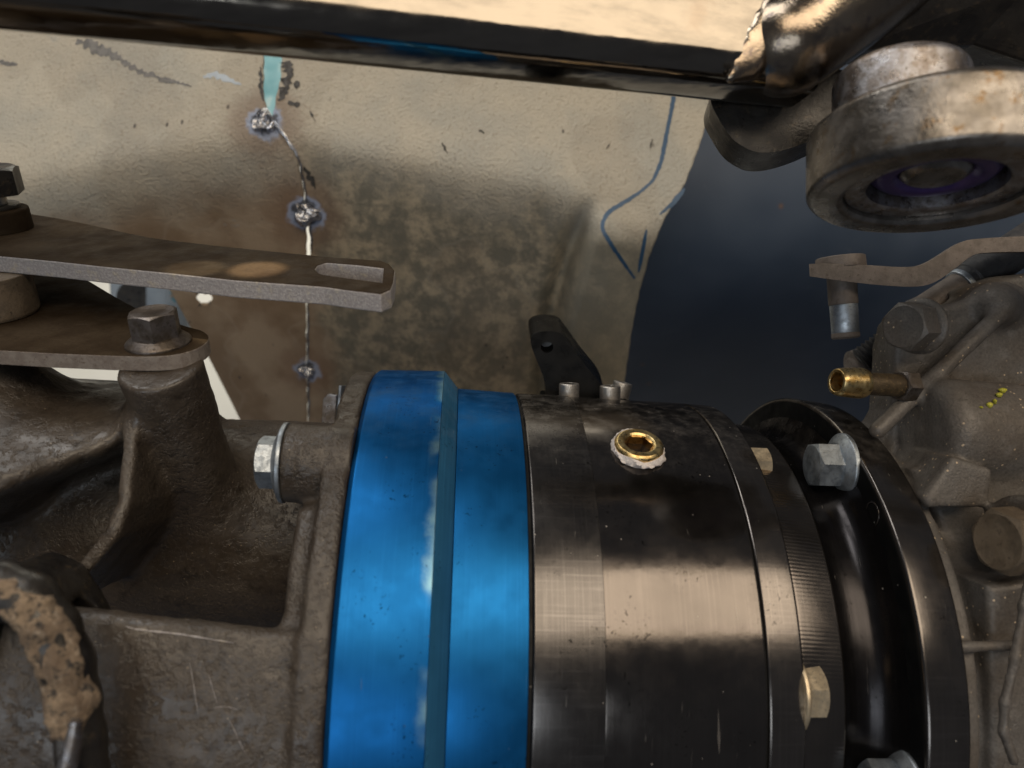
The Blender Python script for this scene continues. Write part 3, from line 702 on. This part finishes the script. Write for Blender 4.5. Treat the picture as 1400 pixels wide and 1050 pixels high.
def cap_screw(px, py, Y, r, h, parent, axis=(0, -.12, 1)):
    m = frame(P(px, py, Y), axis, Vector((0, -1, 0))); b = empty('cap_screw', m, parent)
    v, f = lathe(round_prof([(-3, 0), (-3, r), (h, r), (h, r * .6), (h - .1, r * .58)], .6, 3), 48, cap_end=False); obj('screw_head', v, f, M['screw'], b, local=m)
    V = []; Fc = []; Rk = lambda t: r * .5 / math.cos(((t + math.pi / 6) % (math.pi / 3)) - math.pi / 6)
    for x, fn in ((h - .05, lambda t: r * .6), (h - .2, Rk), (h - 2.4, Rk), (h - 2.5, lambda t: .01)):
        for k in range(36): t = math.pi * k / 18; V.append((x, fn(t) * math.cos(t), fn(t) * math.sin(t)))
    for i in range(3):
        for k in range(36): Fc.append((i * 36 + k, i * 36 + (k + 1) % 36, (i + 1) * 36 + (k + 1) % 36, (i + 1) * 36 + k))
    obj('socket', V, Fc, M['dark_iron'], b, local=m, sharp=25)
cap_screw(778, 541, 284, 3.7, 4.6, br); cap_screw(834, 545, 284, 3.8, 4.8, br); cap_screw(847, 541, 300, 3.8, 5.4, br, (.25, -.1, 1))

# ------------------------------------------------------------------ left gearbox housing
TILT = math.radians(25); NP = Vector((0, -math.sin(TILT), math.cos(TILT)))
gh = thing('gearbox_housing', 'brown cast iron gearbox housing with ribbed pockets left of the blue ring', 'gearbox', A)
g = Grid((-190, 168, -118), (-36, 300, 14), 0.85)
inv = np.array(A.inverted())
XL = inv[0, 0] * g.X + inv[0, 1] * g.Y + inv[0, 2] * g.Z + inv[0, 3]
YL = inv[1, 0] * g.X + inv[1, 1] * g.Y + inv[1, 2] * g.Z + inv[1, 3]
ZL = inv[2, 0] * g.X + inv[2, 1] * g.Y + inv[2, 2] * g.Z + inv[2, 3]
RL = np.hypot(YL, ZL)
def axial(x0, x1, r, rnd=1.0):
    q0 = RL - r + rnd; q1 = np.abs(XL - (x0 + x1) / 2) - (x1 - x0) / 2 + rnd
    return np.minimum(np.maximum(q0, q1), 0) + np.hypot(np.maximum(q0, 0), np.maximum(q1, 0)) - rnd
RB = np.hypot(YL - 14, ZL - 35); q1 = np.abs(XL + 178) - 122
body = smax(RB - 41, q1, 3)
shoulder = smax(axial(-300, -121, 89, 2), 72 + .5 * (XL + 117) - ZL, 9)
D = smin(body, shoulder, 9)
c0 = P(219, 500, 222); D = smin(D, g.cyl(c0, c0 + Vector((0, .6, -.8)) * 68, 11.6, 1.2), 13)
D = smin(D, g.capsule(P(0, 555, 246), P(-25, 640, 236), 18, 15), 10)
# fin
fin2d = None
path = [P(177, 585, 220), P(172, 640, 214), P(167, 692, 210), P(150, 732, 207), P(118, 772, 205), P(66, 830, 203)]
for a, b in zip(path[:-1], path[1:]):
    e = np.array([b.x - a.x, b.z - a.z]); wx = g.X - a.x; wz = g.Z - a.z
    t = np.clip((wx * e[0] + wz * e[1]) / (e @ e), 0, 1); dd = np.sqrt((wx - t * e[0]) ** 2 + (wz - t * e[1]) ** 2) - 2.0
    dd = smax(dd, (a.y + (b.y - a.y) * t) - g.Y, 1.5); fin2d = dd if fin2d is None else np.minimum(fin2d, dd)
D = smin(D, smax(fin2d, g.Y - 285, 1), 3.5)
# front skirt with its slanting top edge, joined to the flange
edge = 29.5 - .085 * (XL + 60)
skirt = smax(smax(RL - 94.0, 88.5 - RL, 1.0), ZL - edge, 2.2); skirt = smax(skirt, XL + 54, 1.0); skirt = np.where(YL > 10, 30, skirt)
D = smin(D, skirt, 2.5)
fl = axial(-60.0, -52.5, 95.8, 1.4); D = smin(D, fl, 3.5)
fill = axial(-66, -54, 89, 2)                    # sloped web behind the flange
D = smin(D, smax(fill, ZL - 58, 4), 4)
# bolt boss on the rim
bc = P(438, 634, 222); b0 = bc + AX * -9.5; b1 = bc + AX * 12
D = smin(D, g.cyl(b0, b1, 11.2, .8), 2.2)
D = D + .5 * g.noise(7, 5, 2) + .3 * g.noise(2.6, 9, 1)
D = np.maximum(D, XL + 52.45)
V, Fc = g.mesh(D); obj('casting', V, Fc, M['cast'], gh, sharp=0)
fb = bc + AX * -9.8
flange_bolt(gh, fb, -AX, 13.2, 6.0, 11.6, 1.7, M['zinc'], 'clean zinc flange bolt in the rim boss beside the blue ring', .26, dome=.3, dish=0)
# thin casting flash and scratches on the skirt
def on_R(px, py, R=94.0): return on_axis_cyl(px, py, R)[1]
def skirt_line(name, pts, r, mat):
    P_ = smooth_loop([on_R(x, y, 94.25) for x, y in pts], 2, False); m_ = len(P_); v, f = tube(P_, [r * (.15 + .85 * math.sin(math.pi * (i + .5) / m_) * (.6 + .4 * math.sin(i * 1.9))) for i in range(m_)], 8, .4, .5); obj(name, v, f, mat, gh)
skirt_line('casting_flash', [(172, 856), (178, 859), (205, 863), (240, 866), (270, 871), (320, 879)], .3, M['cut'])
for s in ([(259, 905), (264, 930), (268, 958), (271, 975)], [(285, 922), (290, 940), (297, 962)], [(314, 985), (325, 1008), (335, 1030)], [(292, 968), (308, 965), (324, 970)]):
    skirt_line('scratch', s, .09, M['cut'])

# ------------------------------------------------------------------ lower support plate with its bolt
PL0 = P(217, 470, 226)
def lp(px, py, up=0.0): return on_plane(px, py, PL0 + NP * up, NP)
sp = thing('support_plate', 'brown steel support plate bolted on the gearbox column under the lever', 'plate', lp(150, 480))
out = [(-60, 474), (0, 479), (70, 483), (143, 486), (190, 487.3), (212, 487.2), (230, 486), (246, 483.6), (259, 480.2), (270, 476), (278, 471.5), (283, 467), (285.5, 462.5), (284.5, 458), (280, 454), (272, 450.5), (255, 446), (225, 436), (195, 426), (160, 407), (125, 386), (95, 368), (40, 352), (-60, 345)]
v, f = prism([lp(*p) for p in out], -NP * 4.6); o = obj('plate', v, f, M['plate'], sp, smooth=False); o.data.materials.append(M['cut_brown'])
for p in o.data.polygons:
    if abs(p.normal.dot(NP)) < .5: p.material_index = 1
bevel(o, .7, 2)
fm = flange_bolt(sp, lp(217, 469), NP, 12.4, 8.6, 9.2, 1.6, M['old_bolt'], 'oily worn flange bolt holding the plate', .28, dish=.5)
cut_face = None

# ------------------------------------------------------------------ slotted lever with pivot
LV0 = P(300, 372, 226); NL = (NP + Vector((.0, 0, 0))).normalized()
def lv(px, py, up=0.0): return on_plane(px, py, LV0 + NL * up, NL)
sl = thing('shift_lever', 'brown flat steel shift lever with a slotted end above the gearbox', 'lever', lv(60, 330))
out = [(-70, 345), (0, 350), (75, 357), (143, 364.5), (230, 373), (321, 383), (443, 392), (470, 396), (520, 402), (534, 396), (538, 386), (540, 370), (532, 360), (521, 356), (450, 351), (360, 342), (300, 336), (236, 328.6), (204, 324), (160, 315), (118, 305.6), (80, 298), (41, 292), (0, 286), (-70, 278)]
slot = [(431, 368), (434, 363), (446, 359), (485, 362), (524, 366.5), (522, 386), (485, 381), (446, 376), (436, 373)]
v, f = prism([lv(*p) for p in out], -NL * 5.4, [[lv(*p) for p in slot]])
o = obj('lever_arm', v, f, M['plate'], sl, smooth=False); o.data.materials.append(M['cut'])
for p in o.data.polygons:
    if abs(p.normal.dot(NL)) < .5: p.material_index = 1
bevel(o, .45, 2)
ctr = lv(0, 314)
def stack(name, x0, x1, r, mat, rad=.8, jig=0.0):
    v, f = lathe(round_prof([(x0, 0), (x0, r), (x1, r), (x1, 0)], rad), 64); return obj(name, v, f, mat, sl, local=frame(ctr, NL, Vector((0, 1, 0))))
stack('pivot_sleeve', -.4, 7.6, 10.6, M['plate'], 1.0)
stack('pivot_washer', 7.5, 9.0, 8.2, M['dark_iron'], .4)
stack('pivot_thread', 8.9, 14, 4.6, M['screw'], .3)
m = frame(ctr + NL * 12.5, NL, Vector((0, 1, 0))) @ Matrix.Rotation(.35, 4, 'X'); v, f = hex_head(19.5, 9.2, dish=.4); obj('pivot_nut', v, f, M['dark_iron'], sl, local=m, sharp=20)
sb = lp(-2, 429); sh_ = (LV0 - sb).dot(NL) - 5.5
v, f = lathe(round_prof([(.1, 0), (.1, 11.6), (1.2, 12.2), (sh_, 12.2), (sh_, 0)], .4), 64); obj('pivot_spacer', v, f, M['sleeve_brown'], sl, local=frame(sb, NL, Vector((0, 1, 0))))

# ------------------------------------------------------------------ square tube and joint eye at the top
def tube_frame():
    pl = P(0, 58, 176); pr = P(970, 151, 219.5)                # rear lower edge of the tube
    return pl, pr
pl, pr = tube_frame(); d = (pr - pl).normalized(); w = 22.5
up = Vector((0, 0, 1)); up = (up - d * up.dot(d)).normalized(); bk = up.cross(d).normalized()
if bk.y < 0: bk = -bk
roll = math.radians(4.0); bk, up = bk * math.cos(roll) + up * math.sin(roll) * -1.0, up * math.cos(roll) + bk * math.sin(roll)
st = thing('square_tube', 'shiny bare steel square tube crossing the top, welded to the joint', 'tube', pl)
sec = []
for rc, cx, cz, a0 in ((7.0, -w + 7.0, 7.0, 180), (8.0, -8.0, 8.0, 270), (6.0, -6.0, w + 4, 0), (5.0, -w + 5.0, w + 5, 90)):
    for k in range(9):
        a = math.radians(a0 + k * 90 / 8); sec.append((cx + rc * math.cos(a), cz + rc * math.sin(a)))
L = (pr - pl).length; V = []; Fc = []; ns = len(sec); stations = [(-90, 1), (0, 1), (L * .5, 1), (L + 22, 1)]
for s, k in stations:
    for y, z in sec: V.append(pl + d * s + bk * y + up * z)
for i in range(len(stations) - 1):
    for k in range(ns): Fc.append((i * ns + k, i * ns + (k + 1) % ns, (i + 1) * ns + (k + 1) % ns, (i + 1) * ns + k))
Fc += [tuple(range(ns)), tuple(range((len(stations) - 1) * ns, len(stations) * ns))]
obj('tube_wall', V, Fc, M['tube'], st, sharp=40)
# heavy weld round the tube end and the folded gusset under it
gg = Grid((30, 150, 55), (140, 262, 140), 0.8)
e0 = pr + d * -2
De = gg.capsule(P(1075, 62, 207), P(1290, -100, 207), 13.5, 14.5)
V, Fc = gg.mesh(De + .4 * gg.noise(9, 3, 1)); obj('bracket_stub', V, Fc, M['weld_steel'], st, sharp=0)
Dw = None
for k in range(34):
    t = k / 33; c = pl + d * (L + 1 + 24 * t ** 1.3) - bk * (w - .2 - 3.0 * (1 - t) ** 3) + up * (2.0 + (w + 14) * t)
    al = (d * .9 + up * .42).normalized(); hw = 6.0 * (1 + .18 * math.sin(k * 1.7)) + 3 * t
    q = np.minimum(gg.capsule(c - al * hw, c, .6, 2.1), gg.capsule(c, c + al * hw, 2.1, .6)); Dw = q if Dw is None else smin(Dw, q, 2.6)
V, Fc = gg.mesh(Dw); obj('weld_bead', V, Fc, M['weld_steel'], st, sharp=0)
v, f = prism(smooth_loop([P(965, 128, 222), P(985, 168, 222), P(1005, 196, 222), P(1045, 214, 222), P(1120, 190, 222), P(1180, 150, 222), P(1180, 90, 222), P(1000, 90, 222)], 3), Vector((2, 16, -1)))
o = obj('gusset', v, f, M['dark_iron'], st, smooth=False); bevel(o, 1.5, 3)

ey = thing('joint_eye', 'heavy oily steel joint eye with purple bushing at the upper right', 'joint', P(1275, 262, 190))
EA = Vector((.05, .13, 1)).normalized(); eo = P(1280, 268, 192); em = frame(eo, EA, Vector((0, 1, 0)))
v, f = lathe(round_prof([(1.2, 21.5), (0, 22.5), (0, 28.6), (1.6, 30.4), (16.5, 30.4), (18.2, 28.5), (18.2, 21.5), (1.2, 21.5)], .8), 128); obj('eye_ring', v, f, M['forged'], ey, local=em)
v, f = lathe(round_prof([(2.8, 16.0), (2.2, 17), (2.2, 21.4), (17, 21.4), (17, 16), (2.8, 16.0)], .7), 96); obj('eye_sleeve', v, f, M['worn_steel'], ey, local=em)
v, f = lathe(round_prof([(6.2, 8.5), (4.6, 10), (4.6, 13.2), (7, 15.9), (15, 15.9), (15, 8.5), (6.2, 8.5)], 1.2), 96); obj('bushing', v, f, M['purple'], ey, local=em)
v, f = lathe(round_prof([(4.5, 0), (4.5, 6.5), (6, 8.4), (14, 8.4), (14, 0)], .8), 64); obj('inner_sleeve', v, f, M['forged'], ey, local=em)
v, f = lathe(round_prof([(18, 0), (18, 15.5), (21, 16.4), (32, 16.4), (34, 15), (34, 0)], 1.0), 96); em2 = frame(eo + Vector((-7, 3, 0)), EA, Vector((0, 1, 0))); obj('spacer', v, f, M['worn_steel'], ey, local=em2)
v, f = prism([P(1150, -30, 200), P(1420, -30, 200), P(1420, 92, 215), P(1330, 62, 215), P(1160, 70, 212)], Vector((0, 25, 6))); bevel(obj('joint_bracket', v, f, M['dark_iron'], ey, smooth=False), 1.5)
# shank of the eye, running out of the picture on the right
v, f = tube([eo + Vector((26, 4, 9)), eo + Vector((60, 10, 9)), eo + Vector((120, 20, 9))], [9, 12, 12], 32); obj('eye_shank', v, f, M['forged'], ey)

# ------------------------------------------------------------------ right-hand transfer case
tc = thing('transfer_case', 'grey cast transfer case with webs and bosses at the right edge', 'transfer case', A)
g = Grid((100, 178, -118), (212, 312, 52), 0.85)
XL = inv[0, 0] * g.X + inv[0, 1] * g.Y + inv[0, 2] * g.Z + inv[0, 3]
YL = inv[1, 0] * g.X + inv[1, 1] * g.Y + inv[1, 2] * g.Z + inv[1, 3]
ZL = inv[2, 0] * g.X + inv[2, 1] * g.Y + inv[2, 2] * g.Z + inv[2, 3]
RL = np.hypot(YL, ZL)
def pz(pts, Y): return [(P(a, b, Y).x, P(a, b, Y).z) for a, b in pts]
D = axial(112.7, 300, 76, 2)
D = smin(D, axial(112.7, 119, 86, 1.2), 5)
D = smin(D, g.poly(pz([(1216, 470), (1224, 440), (1246, 420), (1290, 418), (1318, 410), (1345, 390), (1372, 388), (1480, 420), (1480, 640), (1190, 640), (1196, 590), (1212, 560)], 262), 258, 276, 2), 4)
D = smin(D, g.poly(pz([(1235, 560), (1300, 470), (1385, 400), (1480, 400), (1480, 700), (1235, 700)], 268), 264, 290, 2), 2)
D = smin(D, g.capsule(P(1362, 418, 258), P(1366, 430, 285), 7.5), 3)                     # round top boss
D = smin(D, g.capsule(P(1368, 428, 253), P(1200, 588, 244), 2.6), 1.6)                   # diagonal web
D = smin(D, g.poly(pz([(1300, 400), (1350, 380), (1420, 372), (1480, 372), (1480, 480), (1395, 470)], 275), 270, 312, 3), 4)
D = smin(D, g.cyl(P(1262, 588, 244), P(1520, 600, 252), 16.5, 6), 2.5)                # big horizontal boss
D = smin(D, g.poly(pz([(1296, 622), (1350, 640), (1345, 692), (1262, 692), (1256, 680)], 228), 225, 262, 1.6), 1.6)                     # small web
D = smin(D, g.cyl(P(1392, 738, 216), P(1520, 738, 232), 12.5, 1.5), 2.5)
D = smin(D, g.poly(pz([(1240, 640), (1480, 640), (1480, 830), (1330, 830), (1270, 700)], 240), 236, 290, 2), 3)
D = smin(D, g.capsule(P(1290, 885, 208), P(1396, 882, 208), 1.5), 1.0)
D = smin(D, g.poly(pz([(1345, 800), (1480, 780), (1480, 1090), (1350, 1090)], 214), 212, 290, 2), 2.5)
vp = [P(1412, 770, 207), P(1400, 830, 204), P(1388, 900, 203), P(1374, 960, 203), P(1372, 1000, 203), P(1386, 1040, 203)]
for a, b in zip(vp[:-1], vp[1:]): D = smin(D, g.capsule(a, b, 1.3), 1.4)
D = D + .3 * g.noise(7, 15, 2) + .12 * g.noise(2.6, 19, 1)
V, Fc = g.mesh(D); obj('casting', V, Fc, M['cast_right'], tc, sharp=0)
hx = Vector((-.80, -.52, -.05)).normalized()
flange_bolt(tc, P(1258, 446, 251), hx, 14.0, 8.5, 9.2, 1.6, M['cast_right'], 'dust coated hexagon plug on the upper boss of the case', .2, washer=True, name='hex_plug')
flange_bolt(tc, P(1400, 738, 212), Vector((-.96, -.28, .0)), 16.0, 9.0, 0, .5, M['sleeve_brown'], 'brown hexagon bolt head at the right edge of the case', .3, name='bolt', dish=.3)
# barbed brass hose fitting
hb0 = P(1246, 528, 246); ha = (P(1143, 522, 238) - hb0); hl = ha.length; hm = frame(hb0, ha); hb = empty('hose_barb', hm, tc); hb['label'] = 'short brass hose barb pointing left, tarnished at its root'
v, f = lathe(round_prof([(hl * .62, 3.4), (hl * .64, 4.5), (hl * .70, 4.9), (hl * .96, 4.4), (hl, 4.0), (hl, 3.0), (hl - 8, 2.9), (hl - 8.2, .05)], .3), 48); obj('barb_tip', v, f, M['brass'], hb, local=hm)
v, f = lathe(round_prof([(2, 0), (2, 3.6), (hl * .70, 3.6), (hl * .70, 0)], .3), 40); obj('barb_stem', v, f, M['brass_stem'], hb, local=hm)
v, f = hex_head(9.0, 5.0); obj('barb_hexagon', v, f, M['old_bolt'], hb, local=hm @ Matrix.Rotation(.4, 4, 'X'), sharp=20)
# yellow paint dabs
M['yellow'] = m_rusty('yellow_paint_mark', rgb(.38, .36, .03), rgb(.5, .47, .06), rgb(.2, .18, .05), .5, 0, 2)
for (px, py, Y, ra_, rb_) in ((1371, 534, 236.2, 1.3, .9), (1366, 540, 234.2, 1.0, .8), (1353, 554, 231.2, .9, 1.0), (1341, 557, 230.8, .5, .4), (1360, 549, 232.0, .4, .9)):
    V = []; Fc = []; c = P(px, py, Y)
    for i in range(5):
        a = math.pi * i / 4
        for k in range(10):
            b = math.pi * k / 5; V.append(c + Vector((ra_ * math.sin(a) * math.cos(b) * (1 + .3 * math.sin(3 * b)), -.9 * math.cos(a), rb_ * math.sin(a) * math.sin(b))))
    for i in range(4):
        for k in range(10): Fc.append((i * 10 + k, i * 10 + (k + 1) % 10, i * 10 + 10 + (k + 1) % 10, i * 10 + 10 + k))
    obj('paint_mark', V, Fc, M['yellow'], tc, sharp=0)
# breather line and threaded stub behind the plug
hs = thing('ribbed_hose', 'dark ribbed hose end tucked below the dusty hexagon plug', 'hose', P(1180, 480, 275))
pa, pb = P(1176, 494, 284), P(1228, 456, 280); ax_ = (pb - pa); L_ = ax_.length; pr_ = [(0, 0), (0, 4)]
for k in range(9): x = k * L_ / 9; pr_ += [(x + .1, 4.2), (x + L_ / 22, 5.1), (x + L_ / 10, 4.3)]
pr_ += [(L_, 4.5), (L_, 0)]
v, f = lathe(pr_, 40); obj('hose_end', v, f, M['black_rubber'], hs, local=frame(pa, ax_), sharp=50)
bp = thing('rounded_cover', 'dark blurred rounded cover behind the brass hose barb', 'cover', P(1190, 510, 290))
v, f = tube([P(1165, 505, 292), P(1200, 498, 292), P(1300, 500, 292)], [7, 8.5, 8.5], 32); obj('cover_shell', v, f, M['arm'], bp)
v, f = lathe([(0, 0), (0.0, 4), (1.5, 6.4), (4, 7.2), (4, 0)], 32); obj('cover_end', v, f, M['arm'], bp, local=frame(P(1160, 506, 292), (1, 0, 0)))
# steel rod with rubber sleeve
rd = thing('sleeved_rod', 'slanting grey rod with black sleeve below the cranked arm', 'rod', P(1290, 408, 280))
ra, rb = P(1262, 425, 282), P(1395, 338, 286); dr_ = rb - ra
v, f = tube([ra - dr_ * .25, ra + dr_ * .42], 5.6, 32); obj('rod_end', v, f, M['arm'], rd)
v, f = lathe(round_prof([(0, 0), (0, 6.2), (3, 6.4), (3.4, 7.0), (40, 7.2), (40, 0)], .3), 40); obj('sleeve', v, f, M['black_rubber'], rd, local=frame(ra + dr_ * .40, dr_))
v, f = lathe(round_prof([(0, 0), (0, 6.6), (2.2, 6.6), (2.2, 0)], .4), 40); obj('clamp_ring', v, f, M['zinc'], rd, local=frame(ra + dr_ * .37, dr_))

# ------------------------------------------------------------------ cranked arm with pin
ar = thing('cranked_arm', 'cranked brown steel arm with round drop pin at the right', 'arm', P(1150, 380, 262))
YA = 262
side = [(1107, 378), (1106, 361), (1128, 360), (1180, 362), (1240, 366), (1262, 362), (1283, 350), (1310, 332), (1330, 326), (1420, 322), (1480, 320), (1480, 341), (1420, 344), (1345, 345), (1328, 349), (1300, 372), (1276, 388), (1252, 393), (1200, 390), (1150, 384)]
v, f = prism([P(x, y, YA) for x, y in side[:3]] + smooth_loop([P(x, y, YA) for x, y in side[3:]], 2, False), Vector((6.5, 14, 2.0))); o = obj('arm_bar', v, f, M['arm'], ar, smooth=False); bevel(o, .8, 3)
pm = frame(P(1150, 372, YA + 8), (-.07, 0, 1), Vector((0, 1, 0)))
v, f = lathe(round_prof([(1, 0), (1, 8.4), (5.2, 8.2), (5.2, 0)], .5), 64); obj('pin_head', v, f, M['arm'], ar, local=pm)
v, f = lathe(round_prof([(-11.5, 0), (-11.5, 4.9), (0, 4.9), (0, 0)], .3), 48); obj('pin_root', v, f, M['arm'], ar, local=pm)
v, f = lathe(round_prof([(-21.5, 0), (-21.5, 4.55), (-11.4, 4.7), (-11.4, 0)], .3), 48); obj('pin_shank', v, f, M['zinc'], ar, local=pm)
v, f = lathe(round_prof([(-23.4, 0), (-23.4, 4.2), (-22.9, 4.7), (-21.4, 4.7), (-21.4, 0)], .2), 48); obj('pin_tip', v, f, M['arm'], ar, local=pm)

# ------------------------------------------------------------------ rusty yoke in the lower left corner
yk = thing('rusty_yoke', 'black greasy yoke with flaking rust in the lower left corner', 'yoke', P(30, 1000, 165))
g = Grid((-150, 120, -118), (-70, 215, -20), 0.8)
Dy = g.capsule(P(-60, 830, 172), P(10, 835, 170), 9, 9)
arc = [(-60, 820), (0, 805), (40, 822), (70, 860), (88, 905), (100, 960), (105, 1010), (112, 1080), (118, 1150)]
pts = [P(x, y, 168) for x, y in arc]
Do = None
for a, b in zip(pts[:-1], pts[1:]):
    c = g.capsule(a, b, 5.6); Do = c if Do is None else smin(Do, c, 2)
back = g.poly(pz([(-60, 800), (0, 780), (45, 800), (85, 860), (112, 930), (128, 1000), (140, 1120), (-60, 1120)], 182), 176, 206, 4)
Do = smin(Do, back, 4)
Do = smax(Do, -g.capsule(P(-20, 900, 166), P(20, 1080, 166), 11), 2)
Do = smax(Do, -g.poly(pz([(-60, 872), (10, 866), (48, 890), (70, 940), (84, 1000), (88, 1140), (-60, 1140)], 168), 140, 198, 3), 2.5)
Do = Do + .8 * g.noise(8, 33, 2)
V, Fc = g.mesh(Do); obj('yoke_casting', V, Fc, M['dark_iron'], yk, sharp=0)
rp_ = [P(x, y, 163) for x, y in [(-40, 842), (5, 830), (42, 846), (72, 884), (88, 925), (98, 975)]]; Dp = None
for a, b in zip(rp_[:-1], rp_[1:]):
    c = g.capsule(a, b, 6.0); Dp = c if Dp is None else np.minimum(Dp, c)
Dp = np.minimum(Dp, g.capsule(P(0, 930, 165), P(5, 980, 165), 5.0))
Dr = smax(Do - .5 + 1.6 * g.noise(3.0, 41, 3), Dp + 7.0 * g.noise(5.0, 43, 3), 1.0)
V, Fc = g.mesh(Dr); obj('rust_crust', V, Fc, M['crust'], yk, sharp=0)
v, f = tube([P(104, 985, 160), P(100, 1015, 160), P(90, 1060, 160), P(80, 1110, 160)], [1.2, 1.8, 2.0, 2.0], 16, .2); obj('worn_lip', v, f, M['worn_steel'], yk)
